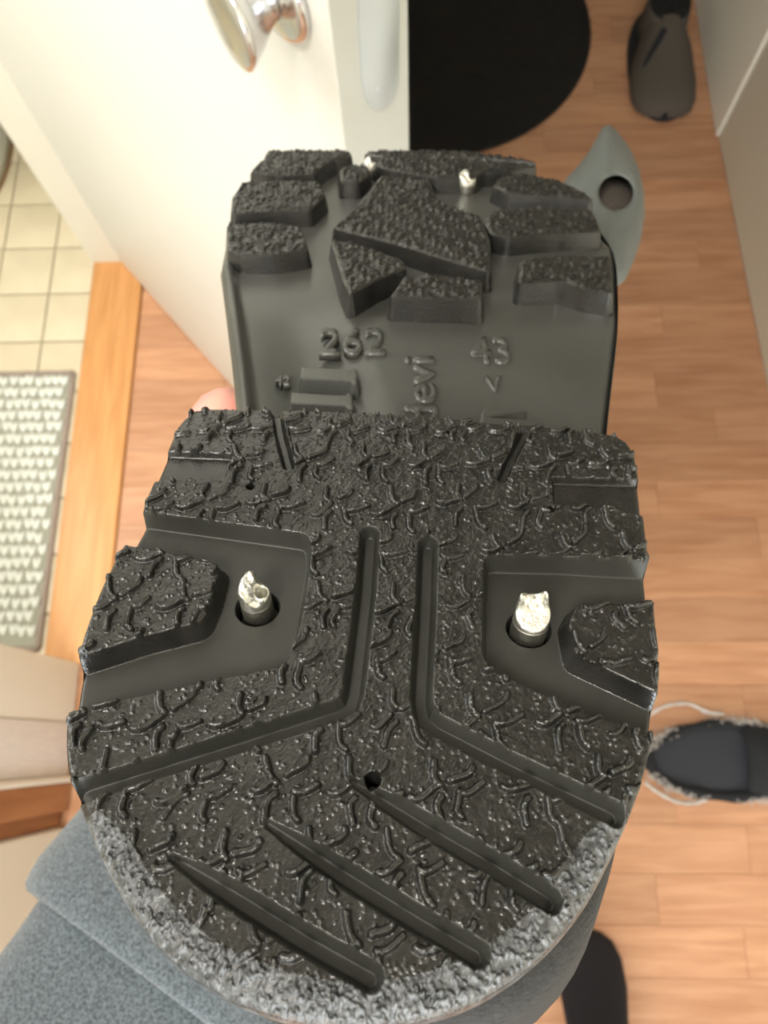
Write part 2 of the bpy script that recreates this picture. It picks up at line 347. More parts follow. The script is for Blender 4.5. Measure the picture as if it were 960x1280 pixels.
def texture(X, Y, mask, seed, lat=.0104, ridge_h=.00095, ridge_w=.00047, ndots=6000, arm0=.0011, arm1=.0044, dot_h=.00022):
    """raised curved ridges in six-armed rosettes and grit between them"""
    r = np.random.default_rng(seed); Hh = np.zeros(X.shape); dx = X[0, 1]-X[0, 0]; dy = Y[1, 0]-Y[0, 0]; x0 = X[0, 0]; y0 = Y[0, 0]; ny_, nx_ = X.shape
    def win(cx, cy, rad):
        i0 = max(0, int((cx-rad-x0)/dx)); i1 = min(nx_, int((cx+rad-x0)/dx)+2); j0 = max(0, int((cy-rad-y0)/dy)); j1 = min(ny_, int((cy+rad-y0)/dy)+2)
        return (slice(j0, j1), slice(i0, i1)) if i1 > i0 and j1 > j0 else None
    jj = 0; yy = y0-lat
    while yy < y0+ny_*dy+lat:
        xx = x0-lat+(jj % 2)*lat/2
        while xx < x0+nx_*dx+lat:
            cx, cy = xx+r.normal()*.00025, yy+r.normal()*.00025; rot = r.uniform(-.10, .10)
            for a in range(6):
                an = a*math.pi/3+rot+math.pi/6*0+r.normal()*.12; cur = (1 if (a//2) % 2 else -1)*r.uniform(.4, .7)
                L0 = arm0+r.uniform(-.0002, .0006); L1 = arm1+r.uniform(-.0008, .0007); pts = []
                for t in np.linspace(0, 1, 6):
                    q = L0+(L1-L0)*t; off = cur*math.sin((t-.5)*math.pi)*.0011*(1 if a % 2 else -.7)+cur*.0008*math.sin(t*math.pi)
                    pts.append((cx+q*math.cos(an)-off*math.sin(an), cy+q*math.sin(an)+off*math.cos(an)))
                m = np.mean(pts, 0); w_ = win(m[0], m[1], .0034)
                if w_ is None or not mask[w_].any(): continue
                d, _ = sdline(pts, X[w_], Y[w_]); wr_ = ridge_w*r.uniform(.85, 1.15)
                Hh[w_] = np.maximum(Hh[w_], ridge_h*r.uniform(.75, 1.15)*np.sqrt(np.clip(1-(d/wr_)**2, 0, 1)))
            xx += lat
        yy += lat*.866; jj += 1
    for _ in range(ndots):
        cx = r.uniform(x0, x0+nx_*dx); cy = r.uniform(y0, y0+ny_*dy); rad = r.uniform(.00020, .00040); w_ = win(cx, cy, rad)
        if w_ is None: continue
        d = np.hypot(X[w_]-cx, Y[w_]-cy); Hh[w_] += r.uniform(.5, 1.2)*dot_h*np.clip(1-(d/rad)**2, 0, 1)
    Hh += .00010*vnoise(X, Y, .0009, seed+1)+.00007*vnoise(X, Y, .0003, seed+2)+.0001*vnoise(X, Y, .003, seed+3)-.0001
    return Hh*mask
# ------------------------------------------------------------------ the shoe
ro = surf(0, .045, 0)
shoe = empty('winter_shoe', tuple(ro), 'black rubber winter shoe held up sole first, with steel spikes in the heel', 'shoe')
# outline of the heel at tread level (left side top to bottom, then right side upwards)
heelO = [(240, 514), (224, 530), (211, 560), (198, 590), (182, 625), (176, 645), (152, 684), (126, 735), (106, 790), (93, 835), (86, 880), (82, 920), (84, 960), (95, 1000), (108, 1040), (127, 1085), (150, 1125), (183, 1172), (228, 1214), (285, 1248), (360, 1274), (440, 1284), (520, 1276), (590, 1254), (648, 1220), (698, 1176), (742, 1120), (773, 1060), (795, 1005), (810, 950), (822, 895), (824, 840), (820, 780), (812, 705), (805, 650), (799, 600), (792, 565), (782, 550), (765, 543), (700, 535), (600, 527), (560, 522), (500, 518), (400, 513), (300, 511), (260, 510)]
OU = U(heelO); OU = rpoly(OU, .004, 4)
res = .00014
x0, x1 = OU[:, 0].min()-.001, OU[:, 0].max()+.001; y0, y1 = OU[:, 1].min()-.001, OU[:, 1].max()+.001
X, Y = np.meshgrid(np.arange(x0, x1, res), np.arange(y0, y1, res))
so, qx, qy = sdfpoly(OU, X, Y)
recL = rpoly(U([(120, 634), (178, 640), (260, 651), (385, 668), (389, 690), (375, 780), (361, 822), (352, 832), (250, 852), (82, 889), (30, 900), (30, 700)]), .0022)
recR = rpoly(U([(606, 694), (700, 696), (860, 705), (870, 935), (826, 920), (742, 893), (613, 836), (603, 815)]), .0016)
lugL = rpoly(U([(100, 668), (152, 681), (210, 691), (268, 705), (273, 712), (264, 745), (252, 776), (180, 794), (98, 820), (40, 830)]), .0012)
lugR = rpoly(U([(722, 757), (860, 752), (860, 880), (824, 866), (720, 818), (712, 776)]), .0006)
gL = U([(462, 668), (457, 740), (442, 862), (437, 878), (424, 886), (300, 926), (112, 985), (104, 988)])
gR = U([(535, 680), (532, 760), (526, 870), (530, 893), (545, 906), (640, 955), (768, 1016)])
gA = U([(440, 976), (540, 1036), (620, 1082), (688, 1124)]); gB = U([(335, 1030), (430, 1092), (520, 1148), (596, 1192)]); gC = U([(215, 1072), (300, 1124), (380, 1174), (462, 1220)])
sR1 = rpoly(U([(180, 566), (216, 564), (291, 567), (281, 598), (200, 601), (170, 602)]), .0006)
sR2 = rpoly(U([(690, 596), (820, 600), (820, 648), (760, 634), (692, 630)]), .0006)
sD1 = U([(343, 500), (350, 540), (361, 582)]); sD2 = U([(668, 520), (650, 552), (628, 598)])
def dep(sd, depth, draft): return depth*sst(draft*.25, -draft*.75, sd)
D = .0036
sL, _, _ = sdfpoly(recL, X, Y); sR, _, _ = sdfpoly(recR, X, Y); lL, _, _ = sdfpoly(lugL, X, Y); lR, _, _ = sdfpoly(lugR, X, Y)
carve = np.maximum(dep(sL, D, .0012)*(1-sst(.0013, -.0001, lL)), dep(sR, D, .0012)*(1-sst(.0013, -.0001, lR)))
carve = np.maximum(carve, np.maximum(dep(sdfpoly(sR1, X, Y)[0], .0012, .0006), dep(sdfpoly(sR2, X, Y)[0], .0014, .0006)))
def groove(pts, hw, depth, taper=0):
    d, t = sdline(pts, X, Y); hw_ = hw*(1-taper*np.clip(1-t/.45, 0, 1)**2) if taper else hw
    return depth*(hw_/hw)**1.3*sst(hw_, hw_*.38, d), d/hw_
grs = []
for pts, hw, dp, tp in ((gL, .00172, .0024, 0), (gR, .00172, .0024, 0), (gA, .00165, .0024, .65), (gB, .00165, .0024, .65), (gC, .00170, .0024, .65), (sD1, .0012, .0015, 0), (sD2, .0010, .0012, 0)):
    g, dn_ = groove(pts, hw, dp, tp); grs.append((g, dn_)); carve = np.maximum(carve, g)
for (px, py, r_) in ((313, 608, .0007), (689, 637, .0007), (466, 975, .0011)):
    q = unp(px, py); carve = np.maximum(carve, .004*sst(r_, r_*.6, np.hypot(X-q[0], Y-q[1])))
hL = unp(322, 760, -D); hR = unp(661, 786, -D)
for q in (hL, hR): carve = np.maximum(carve, D+.004*sst(.0030, .0026, np.hypot(X-q[0], Y-q[1]))-1e-6*(np.hypot(X-q[0], Y-q[1]) > .0031)) if False else np.where(np.hypot((X-q[0])*.95, Y-q[1]) < .0034, D+.0035*sst(.0032, .0028, np.hypot((X-q[0])*.95, Y-q[1])), carve)
mask = sst(.0009, .0002, carve)
# bevelled gritty border, broad round the back of the heel
sback = unp(480, 960)[1]; wback = sst(sback, sback-.012, qy)
bw = .0007+.0043*wback
tin = np.clip((bw+so)/bw, 0, 1); bev = bw*.75*(1-np.sqrt(np.clip(1-tin**2, 0, 1)))
gm = sst(.05, .35, tin)*wback
tx = texture(X, Y, mask*(1-gm) > .02, 11)*(mask*(1-gm))
cell = np.zeros(X.shape); r = np.random.default_rng(5)
sel = np.argwhere((gm > .05)); 
for j_, i_ in sel[r.integers(0, len(sel), 3600)]:
    cx, cy = X[j_, i_], Y[j_, i_]; rad = r.uniform(.00028, .00055); w_ = (slice(max(0, j_-5), j_+6), slice(max(0, i_-5), i_+6))
    an = r.uniform(0, 3.1); ux = (X[w_]-cx)*math.cos(an)+(Y[w_]-cy)*math.sin(an); uy = -(X[w_]-cx)*math.sin(an)+(Y[w_]-cy)*math.cos(an)
    d = np.hypot(ux/1.0, uy/.6); cell[w_] = np.maximum(cell[w_], .0006*r.uniform(.4, 1.1)*np.sqrt(np.clip(1-(d/rad)**2, 0, 1)))
Hh = -carve-bev+tx+cell*gm*mask
# snap the border verts and keep cells inside
outv = so > -.25*res
Xs = np.where(outv, qx, X); Ys = np.where(outv, qy, Y)
ok = so < res*.72
cellok = ok[:-1, :-1] & ok[1:, :-1] & ok[:-1, 1:] & ok[1:, 1:]
ny_, nx_ = X.shape; idx = np.arange(ny_*nx_).reshape(ny_, nx_)
Q = np.stack([idx[:-1, :-1], idx[:-1, 1:], idx[1:, 1:], idx[1:, :-1]], -1)
VV = surf(Xs, Ys, Hh).reshape(-1, 3)
avg = lambda a: .25*(a[:-1, :-1]+a[1:, :-1]+a[:-1, 1:]+a[1:, 1:])
lab = np.zeros(cellok.shape, int)
lab[avg(gm) > .55] = 1
lab[(avg(sL) < .0002)] = 2; lab[(avg(sR) < .0002)] = 3
lab[(avg(lL) < .0012)] = 4; lab[(avg(lR) < .0012)] = 5
for i, (g, dn_) in enumerate(grs[:5]): lab[(avg(dn_) < 1.0) & ((lab == 0) | (lab == 1))] = 6+i
# smooth vertex normals across the split: store full-surface normals
dXu = np.gradient(VV.reshape(ny_, nx_, 3), axis=1); dYv = np.gradient(VV.reshape(ny_, nx_, 3), axis=0)
NN = np.cross(dXu, dYv); NN /= (np.linalg.norm(NN, axis=-1)[..., None]+1e-12)
if np.dot(NN[ny_//2, nx_//2], CAM-VV.reshape(ny_, nx_, 3)[ny_//2, nx_//2]) < 0: NN = -NN; 
NN = NN.reshape(-1, 3)
def submesh(name, sel_, mat, parent=shoe):
    q = Q[sel_ & cellok]; vi, inv = np.unique(q.ravel(), return_inverse=True); q2 = inv.reshape(q.shape)
    o = mesh_np(name, VV[vi], q2, mat, parent)
    o.data.normals_split_custom_set_from_vertices(NN[vi].tolist()); return o
submesh('heel_tread', lab == 0, 'tread')
submesh('gritty_rim', lab == 1, 'rim')
submesh('recess', lab == 2, 'smooth'); submesh('recess', lab == 3, 'smooth')
submesh('lug', lab == 4, 'tread'); submesh('lug', lab == 5, 'tread')
for i in range(5): submesh('groove', lab == 6+i, 'smooth')
# side wall of the heel block
n_o = 300
cum = np.concatenate([[0], np.cumsum(np.linalg.norm(np.diff(np.vstack([OU, OU[:1]]), axis=0), axis=1))])
tt = np.linspace(0, cum[-1], n_o, endpoint=False); oc = np.vstack([OU, OU[:1]])
ou = np.interp(tt, cum, oc[:, 0]); os_ = np.interp(tt, cum, oc[:, 1]); cx, cy = ou.mean(), os_.mean()
wb = sst(sback, sback-.012, os_); hb0 = -(.0007+.0043*wb)*.75
ii_ = np.clip(((ou-(ou-cx)*.004-X[0, 0])/res).round().astype(int), 0, X.shape[1]-1); jj_ = np.clip(((os_-(os_-cy)*.004-Y[0, 0])/res).round().astype(int), 0, X.shape[0]-1)
hb0 = np.maximum(-carve[jj_, ii_]+hb0, -.0048-.004*wb)
rings = []
prof = [(0, 0), (-.0006, -.0010), (-.0018, .0), (-.005, .0), (-.009, -.0006), (-.014, -.0012), (-.020, -.002)]
tx_ = np.gradient(ou); ty_ = np.gradient(os_); tl_ = np.hypot(tx_, ty_); onx, ony = ty_/tl_, -tx_/tl_
if np.mean((ou-cx)*onx+(os_-cy)*ony) < 0: onx, ony = -onx, -ony
for dh, off in [(0.0002, 0), (-.0015, .0002), (-.004, .0), (-.008, -.0008), (-.013, -.0018), (-.019, -.0032)]:
    rings.append(surf(ou+onx*off, os_+ony*off, hb0+dh))
loft('heel_side', rings, 'rim', shoe, caps=False)
# base surface of shank and forefoot (recessed behind the lugs)
def hbase(s, sh=unp(480, 520, -.010)[1], ff=unp(480, 400, -.007)[1]): return -.0058-.0060*sst(ff, sh, s)+.0008*sst(ff, ff+.03, s)
leftO = [(290, 620), (293, 560), (293, 510), (289, 450), (283, 400), (276, 345), (277, 305), (284, 272), (298, 240), (318, 212), (345, 196), (372, 192)]
rightO = [(764, 620), (764, 540), (768, 490), (772, 440), (775, 400), (773, 350), (768, 312), (757, 280), (738, 246), (712, 222), (680, 208), (650, 203)]
HBs = -.006
LO = np.array([unp(px, py, HBs if py > 310 else -.0015) for px, py in leftO]); RO = np.array([unp(px, py, HBs if py > 310 else -.0015) for px, py in rightO])
s0 = LO[0, 1]; s0 = min(s0, unp(480, 560)[1]); sE = SS[-1]-.004
def xl(s): return np.interp(s, LO[:, 1], LO[:, 0])
def xr(s): return np.interp(s, RO[:, 1], RO[:, 0])
LO = LO[np.argsort(LO[:, 1])]; RO = RO[np.argsort(RO[:, 1])]
sT = max(LO[-1, 1], RO[-1, 1]); sm = np.linspace(s0, sE, 260); nc = 120
B = np.zeros((len(sm), nc+1, 3))
for i, s in enumerate(sm):
    a, b = xl(min(s, LO[-1, 1])), xr(min(s, RO[-1, 1])); 
    if s > sT-.004:
        q = (s-sT+.004)/(sE-sT+.004); c_ = (a+b)/2; f_ = math.sqrt(max(0, 1-q*q*.8)); a, b = c_+(a-c_)*f_, c_+(b-c_)*f_
    t = np.linspace(-1, 1, nc+1); u = a+(b-a)*(t+1)/2; e = np.minimum(u-a, b-u)
    el = u-a
    rim = .0022*sst(.0045, .0022, el)*sst(sT-.02, sT-.06, s) - .0030*(1-np.sqrt(np.clip(1-(1-np.clip(e/.0028, 0, 1))**2, 0, 1)))
    dish = -.0022*sst(1.0, 0, np.abs((u-(a+.018))/.016))*sst(unp(480, 395, HBs)[1]+.012, unp(480, 395, HBs)[1]-.006, s)
    B[i] = surf(u, s, hbase(s)+rim+dish)
idb = np.arange(B.shape[0]*B.shape[1]).reshape(B.shape[:2])
mesh_np('outsole', B.reshape(-1, 3), np.stack([idb[:-1, :-1], idb[:-1, 1:], idb[1:, 1:], idb[1:, :-1]], -1).reshape(-1, 4), 'shank', shoe)
# shoe upper: rings below the sole all round, over toe and round the heel
angL = np.linspace(0, 1, 60)
s_h0, s_h1 = OU[:, 1].min()+.001, s0
def sides(s):
    if s < s0:
        lft = OU[np.abs(OU[:, 1]-s).argsort()[:1]]
        m_ = []
        for (a, b) in zip(OU, np.roll(OU, -1, 0)):
            if (a[1]-s)*(b[1]-s) <= 0 and a[1] != b[1]: t = (s-a[1])/(b[1]-a[1]); m_.append(a[0]+t*(b[0]-a[0]))
        return min(m_), max(m_)
    a, b = xl(min(s, LO[-1, 1])), xr(min(s, RO[-1, 1]))
    if s > sT-.004:
        q = (s-sT+.004)/(sE-sT+.004); c_ = (a+b)/2; f_ = math.sqrt(max(0, 1-q*q*.8)); a, b = c_+(a-c_)*f_, c_+(b-c_)*f_
    return a, b
slist = np.concatenate([[s_h0+.0005], np.linspace(s_h0+.002, s0-.002, 26), np.linspace(s0, sE, 34)])
Lp = []; Rp = []
for s in slist: a, b = sides(s); Lp.append((a, s)); Rp.append((b, s))
loop = np.array(Lp + Rp[::-1])
for _ in range(2): loop = .5*loop+.25*np.roll(loop, 1, 0)+.25*np.roll(loop, -1, 0)
lc = loop.mean(0); rings = []
hgt = lambda s: .066-.024*sst(s_h0+.10, sE-.01, s)
basis = lambda s: np.where(s < s0, -.014, hbase(s)-.0035)
for f_, sc_ in ((0, .992), (.12, .985), (.3, .97), (.55, .92), (.8, .80), (.95, .62), (1.0, .42), (.97, .36), (.6, .30)):
    p = lc+(loop-lc)*np.array([sc_, 1-(1-sc_)*.45]); p = p+np.stack([.006+0*p[:, 0], -.004+0*p[:, 0]], 1)*(sst(s_h0+.06, s_h0, loop[:, 1])*math.sin(math.pi*min(1, f_*1.6+.02) if f_ < .9 else 0))[:, None]; h_ = basis(loop[:, 1])-f_*hgt(loop[:, 1]); rings.append(surf(p[:, 0], p[:, 1], h_))
loft('shoe_upper', rings, 'upper', shoe)
# foxing strip between upper and outsole
rings = [surf((lc+(loop-lc)*k_)[:, 0], (lc+(loop-lc)*np.array([k_, k_]))[:, 1], basis(loop[:, 1])+dh) for k_, dh in ((.993, .0035), (1.0, .001), (1.0, -.006), (.99, -.009), (.97, -.0095))]
loft('welt', rings, 'smooth', shoe, caps=False)
def lug(poly, h=0.0, depth=None, name='lug', mat='tread', res=.00035, r=.0012, tex=True, seed=1, hpoly=None, draft=.0012, parent=shoe, bevel=.0005, slope=None):
    P_ = rpoly(U(poly, h if hpoly is None else hpoly), r); a0, b0 = P_.min(0)-res*2; a1, b1 = P_.max(0)+res*2
    X, Y = np.meshgrid(np.arange(a0, a1, res), np.arange(b0, b1, res)); sd, qx, qy = sdfpoly(P_, X, Y)
    outv = sd > -.25*res; Xs = np.where(outv, qx, X); Ys = np.where(outv, qy, Y); ok = sd < res*.72
    hh = np.full(X.shape, h)-bevel*np.clip(1+sd/bevel, 0, 1)**2*.7
    if slope is not None: hh = hh+slope*(Ys-Ys.min())
    if tex: hh = hh+texture(X, Y, np.ones(X.shape, bool), seed, lat=.0075, ridge_h=.0006, ridge_w=.00055, ndots=int(X.size*res*res/(.001*.001)*.7), arm0=.0006, arm1=.0031, dot_h=.0006)*sst(-.0002, -.0010, sd)
    co = ok[:-1, :-1] & ok[1:, :-1] & ok[:-1, 1:] & ok[1:, 1:]; ny_, nx_ = X.shape; idx = np.arange(ny_*nx_).reshape(ny_, nx_)
    q = np.stack([idx[:-1, :-1], idx[:-1, 1:], idx[1:, 1:], idx[1:, :-1]], -1)[co]
    V = surf(Xs, Ys, hh).reshape(-1, 3)
    vi, inv = np.unique(q.ravel(), return_inverse=True); q = inv.reshape(q.shape); V = V[vi]
    # skirt
    n_ = 0; m_ = len(P_); tx_ = np.roll(P_, -1, 0)-np.roll(P_, 1, 0); tx_ /= np.linalg.norm(tx_, axis=1)[:, None]+1e-12; on = np.stack([tx_[:, 1], -tx_[:, 0]], 1)
    if np.mean(((P_-P_.mean(0))*on).sum(1)) < 0: on = -on
    e = np.vstack([P_]); hs = np.full(len(P_), h)-bevel*.7
    if slope is not None: hs = hs+slope*(e[:, 1]-Ys.min())
    rr = []
    base = hbase(e[:, 1])-.002 if depth is None else np.full(len(e), h-depth)
    rr.append(surf(e[:, 0], e[:, 1], hs)); w2 = e+on*draft*.5; rr.append(surf(w2[:, 0], w2[:, 1], (hs+base)/2)); w3 = e+on*draft; rr.append(surf(w3[:, 0], w3[:, 1], base))
    k = len(V); V2 = np.concatenate([V]+rr); qs = []
    for i in range(2):
        for j in range(m_): j2 = (j+1) % m_; qs.append((k+i*m_+j, k+i*m_+j2, k+(i+1)*m_+j2, k+(i+1)*m_+j))
    qq = np.concatenate([q, np.array(qs)])
    o = mesh_np(name, V2, qq, mat, parent); return o
LUGS = [
 [(487, 371), (603, 374), (603, 350), (540, 343), (505, 345)],
 [(413, 300), (440, 303), (505, 325), (508, 335), (470, 350), (437, 368), (428, 350)],
 [(415, 285), (432, 272), (455, 245), (475, 221), (538, 225), (546, 250), (575, 262), (602, 272), (613, 300), (613, 340), (560, 325), (500, 306)],
 [(283, 281), (330, 278), (376, 283), (386, 312), (345, 318), (300, 318), (284, 312)],
 [(290, 246), (304, 227), (350, 226), (400, 228), (407, 244), (388, 262), (340, 263), (288, 267)],
 [(312, 216), (328, 199), (375, 197), (420, 199), (405, 206), (393, 217), (350, 219)],
 [(424, 212), (438, 206), (460, 207), (463, 218), (448, 228), (426, 228)],
 [(468, 206), (478, 197), (540, 197), (620, 201), (672, 207), (640, 213), (604, 213), (594, 222), (545, 222), (485, 212)],
 [(616, 232), (624, 222), (655, 217), (700, 226), (730, 240), (742, 250), (700, 245), (634, 241)],
 [(604, 277), (615, 263), (680, 258), (742, 264), (752, 289), (700, 291), (636, 297), (614, 292)],
 [(649, 326), (700, 319), (764, 321), (767, 366), (735, 361), (700, 351), (648, 353)],
 [(330, 197), (345, 189), (420, 187), (440, 193), (420, 197), (375, 196)],
 [(455, 192), (520, 189), (600, 192), (672, 202), (620, 198), (540, 194), (478, 195)]]
for i, p in enumerate(LUGS): lug(p, seed=20+i)
# raised bars, ramp and size marks on the shank
def hk(py):
    hh_ = -.009
    for _ in range(8): hh_ = float(hbase(unp(480, py, hh_)[1]))
    return hh_
def sm_lug(poly, rise, name='bar', r=.0006):
    py = np.mean([q[1] for q in poly]); b = float(hk(py)); return lug(poly, h=b+rise, depth=rise+.003, name=name, mat='shank', res=.0003, r=r, tex=False, draft=.0005, bevel=.0003)
sm_lug([(375, 473), (438, 476), (441, 480), (447, 480), (447, 462), (440, 460), (438, 462), (377, 458)], .0011)
sm_lug([(363, 504), (432, 507), (436, 512), (442, 512), (440, 492), (434, 490), (432, 494), (364, 490)], .0011)
sm_lug([(608, 521), (664, 525), (672, 530), (600, 535), (602, 514), (610, 508), (660, 513)], .0018)
def text_on(txt, corner, sx, sy, rot=0, rise=.0009, name='size_number'):
    cu = bpy.data.curves.new('t', 'FONT'); cu.body = txt; cu.size = 1; cu.resolution_u = 3; cu.align_x = 'CENTER'; cu.align_y = 'CENTER'; cu.offset = .012
    to = bpy.data.objects.new('t', cu); C.objects.link(to); dg = bpy.context.evaluated_depsgraph_get(); dg.update()
    me = bpy.data.meshes.new_from_object(to.evaluated_get(dg)); bpy.data.objects.remove(to)
    bm = bmesh.new(); bm.from_mesh(me); bmesh.ops.subdivide_edges(bm, edges=[e for e in bm.edges if e.calc_length() > .15], cuts=2)
    gx = bmesh.ops.extrude_face_region(bm, geom=bm.faces[:]); tv = set(v for v in gx['geom'] if isinstance(v, bmesh.types.BMVert))
    hh_ = -.009
    for _ in range(8): u0, s_0 = unp(*corner, hh_); hh_ = float(hbase(s_0))
    org = wl(shoe)
    for v in bm.verts:
        x, y = v.co.x*sx, v.co.y*sy
        if rot: x, y = -y, x
        top = v in tv; p = surf(u0+x, s_0+y, hbase(s_0+y)+(rise if top else -.001)); v.co = Vector(p-org)
    bmesh.ops.recalc_face_normals(bm, faces=bm.faces); bm.to_mesh(me); bm.free(); me.name = name
    me.materials.clear(); return finish(name, me, 'shank', shoe, False, None)
text_on('262', (441, 431), .0105, .0140)
text_on('43', (614, 442), .0095, .0135)
text_on('devi', (527, 491), .0150, .0100, rot=1, name='raised_lettering')
text_on('42', (354, 478), .0034, .0042, name='size_number', rise=.0006)
text_on('V', (617, 483), .006, .0075, name='size_number', rise=.0007)
# spikes
def spike(q, base, hgt_, r_, tilt, kind, name='spike'):
    """steel stud standing on the sole at (u,s); kind shapes the worn tip"""
    k = 40; rings = []; o_ = np.array(q)
    prof = [(r_*1.0, 0), (r_*1.0, .45), (r_*.98, .7), (r_*.96, .8), (r_*.90, .82), (r_*.84, .84)]
    th_ = np.linspace(0, 2*math.pi, k, endpoint=False)
    prof = [(r_, 0), (r_, .3), (r_*.99, .5), (r_*.97, .56)]
    for rr, f_ in prof:
        h_ = f_*hgt_; rings.append(surf(o_[0]+rr*np.cos(th_)+tilt[0]*h_, o_[1]+rr*np.sin(th_)+tilt[1]*h_, base+h_))
    body = loft(name, rings, 'steel_dk', shoe)
    # tip
    tip = []
    nr = 14
    for i in range(nr):
        f2 = i/(nr-1); rr = r_*(.97-.0*f2)*(1-f2); cs, sn = np.cos(th_), np.sin(th_); x_ = (1-f2)*cs; y_ = (1-f2)*sn
        if kind == 0:     # split claw: tall ridge at the left-centre, scooped cup on the right
            z_ = .66+.40*np.exp(-((x_+.12)/.30)**2)*sst(-.9, .2, y_)+.22*np.exp(-((x_+.7)/.5)**2)+.12*np.exp(-((np.hypot(x_-.45, y_+.1)-.5)/.12)**2)-.18*np.exp(-((x_-.45)**2+(y_+.1)**2)/.08)
        else:             # slanted face with two horns at the back
            z_ = .60+.24*(y_+1)*.5+.20*np.exp(-(((x_+.62)/.26)**2+((y_-.60)/.35)**2))+.17*np.exp(-(((x_-.58)/.26)**2+((y_-.62)/.35)**2))+.07*np.exp(-((y_-.5)/.2)**2)*np.cos(x_*9)
        z_ = np.minimum(z_, .96+.05*np.sin(9*x_)*np.sin(7*y_))*hgt_-.05*hgt_*(f2 == 0); tip.append(surf(o_[0]+r_*.97*x_+tilt[0]*z_, o_[1]+r_*.97*y_+tilt[1]*z_, base+z_))
    V = np.concatenate(tip); Qs = []
    for i in range(nr-1):
        for j in range(k): j2 = (j+1) % k; Qs.append((i*k+j, i*k+j2, (i+1)*k+j2, (i+1)*k+j))
    # wall below the tip rim
    low = surf(o_[0]+r_*.985*np.cos(th_)+tilt[0]*hgt_*.3, o_[1]+r_*.985*np.sin(th_)+tilt[1]*hgt_*.3, base+.3*hgt_+0*th_); b_ = len(V); V = np.concatenate([V, low])
    for j in range(k): j2 = (j+1) % k; Qs.append((b_+j, b_+j2, j2, j))
    mesh_np('spike_tip', V, Qs, 'steel', body)
    return body
sp1 = spike(hL, -D-.0035, .0108, .0024, (0.0, 0.0), 0); sp1['label'] = 'steel spike with a split claw tip'
sp2 = spike(hR, -D-.0035, .0112, .0027, (0.0, 0.0), 1); sp2['label'] = 'steel spike with a slanted worn face'
for (px, py, sz) in ((584, 224, .0030), (462, 206, .0022)):
    q = unp(px, py, -.001); spike(q, -.0065, .0080, sz, (0, 0), 0)
# grey pointed tab with a round hole beside the toe
tabO = [(757, 152), (748, 168), (736, 190), (722, 208), (705, 226), (695, 250), (692, 290), (700, 330), (730, 352), (768, 362), (782, 350), (792, 328), (801, 300), (806, 270), (805, 240), (799, 212), (788, 186), (772, 164)]
kk = 64; oc = np.vstack([tabO, tabO[:1]]).astype(float); cu_ = np.concatenate([[0], np.cumsum(np.linalg.norm(np.diff(oc, axis=0), axis=1))])
hc = np.array([770., 241.]); angs = np.linspace(0, 2*math.pi, kk, endpoint=False); outp = []
dense = np.stack([np.interp(np.linspace(0, cu_[-1], 800, endpoint=False), cu_, oc[:, i]) for i in (0, 1)], 1)
for a in angs:
    di = dense-hc; an = np.arctan2(di[:, 1], di[:, 0]); j = np.argmin(np.abs((an-a+math.pi) % (2*math.pi)-math.pi)); outp.append(dense[j])
outp = np.array(outp); rings = []
def tabpt(p, back=0): 
    ridge = abs((p[0]-760)/60.0)*.010; return lp(p[0], p[1], .292+ridge+(p[1]-240)*-.00022+back)
for t, bk in ((0, .022), (0, .004), (0.02, .0005), (.12, 0), (.3, -.001), (.55, -.001), (.8, .0015), (.94, .005), (1, .009), (.97, .013), (.7, .014), (.3, .014)):
    inn = hc+np.stack([np.cos(angs), np.sin(angs)], 1)*21.5; ring = inn+(outp-inn)*t; rings.append(np.array([tabpt(p, bk) for p in ring]))
loft('side_tab', rings, 'tab', shoe, caps=False)
dk = np.array([tabpt(hc+np.array([math.cos(a), math.sin(a)])*22, .018) for a in angs]); 
mesh_np('tab_hole_backing', np.vstack([dk, [tabpt(hc, .016)]]), [(i, (i+1) % kk, kk) for i in range(kk)], 'suede', shoe)  # added disc behind the hole, stands in for its dark hollow
nk = [tabpt((735, 300), .012), tabpt((705, 290), .018), tabpt((670, 300), .020), surf(.040, unp(650, 260, -.004)[1], -.030), surf(.030, unp(650, 260, -.004)[1], -.034)]
tube('tab_strap', cr(nk, 6), [.014]*25, 'tab', shoe, 20, .35)
# ------------------------------------------------------------------ the photographer: sleeve, hand, socks
per = empty('person', (0, -.62, 0), 'person in a grey fleece sleeve and black socks holding up the shoe', 'person')
ax0 = np.array([212., 1236.]); adir = np.array([.6, -.8]); DS = .28
def axp(t, d=DS): return lp(ax0[0], ax0[1], d) + RW @ np.array([.6, .8, -math.tan(.6)])*(t/960*d)
def arm(name, ts, rr, seed, amp):
    ph = .6; Uq = RW @ np.array([.8, -.6, 0]); Vq = RW @ np.array([.6*math.sin(ph), .8*math.sin(ph), math.cos(ph)]); rings = []
    a = np.linspace(0, 2*math.pi, 96, endpoint=False)
    for t, q in zip(ts, rr):
        w_ = 1+amp*(np.sin(3*a+t*.010+seed)+.6*np.sin(5*a-t*.016+seed))
        rings.append(axp(t)+(R0*q*w_*np.cos(a))[:, None]*Uq+(R0*q*w_*.52*np.sin(a))[:, None]*Vq)
    return loft(name, rings, 'fleece', per)
R0 = 226/960*DS
ts = np.linspace(-900, 60, 60)
arm('sleeve', ts, [.885+.012*math.sin(t*.022)+.02*math.sin(t*.009) for t in ts], 1, .010)
ts = [16, 6, -2, -6, -2, 8, 24, 40, 80, 120, 160, 200, 240, 270, 280, 275, 240]
rr = [.88, .90, .93, .97, 1.0, 1.02, 1.035, 1.03, 1.02, 1.01, .99, .97, .94, .91, .86, .80, .74]
arm('sleeve_cuff', ts, rr, 2, .008)
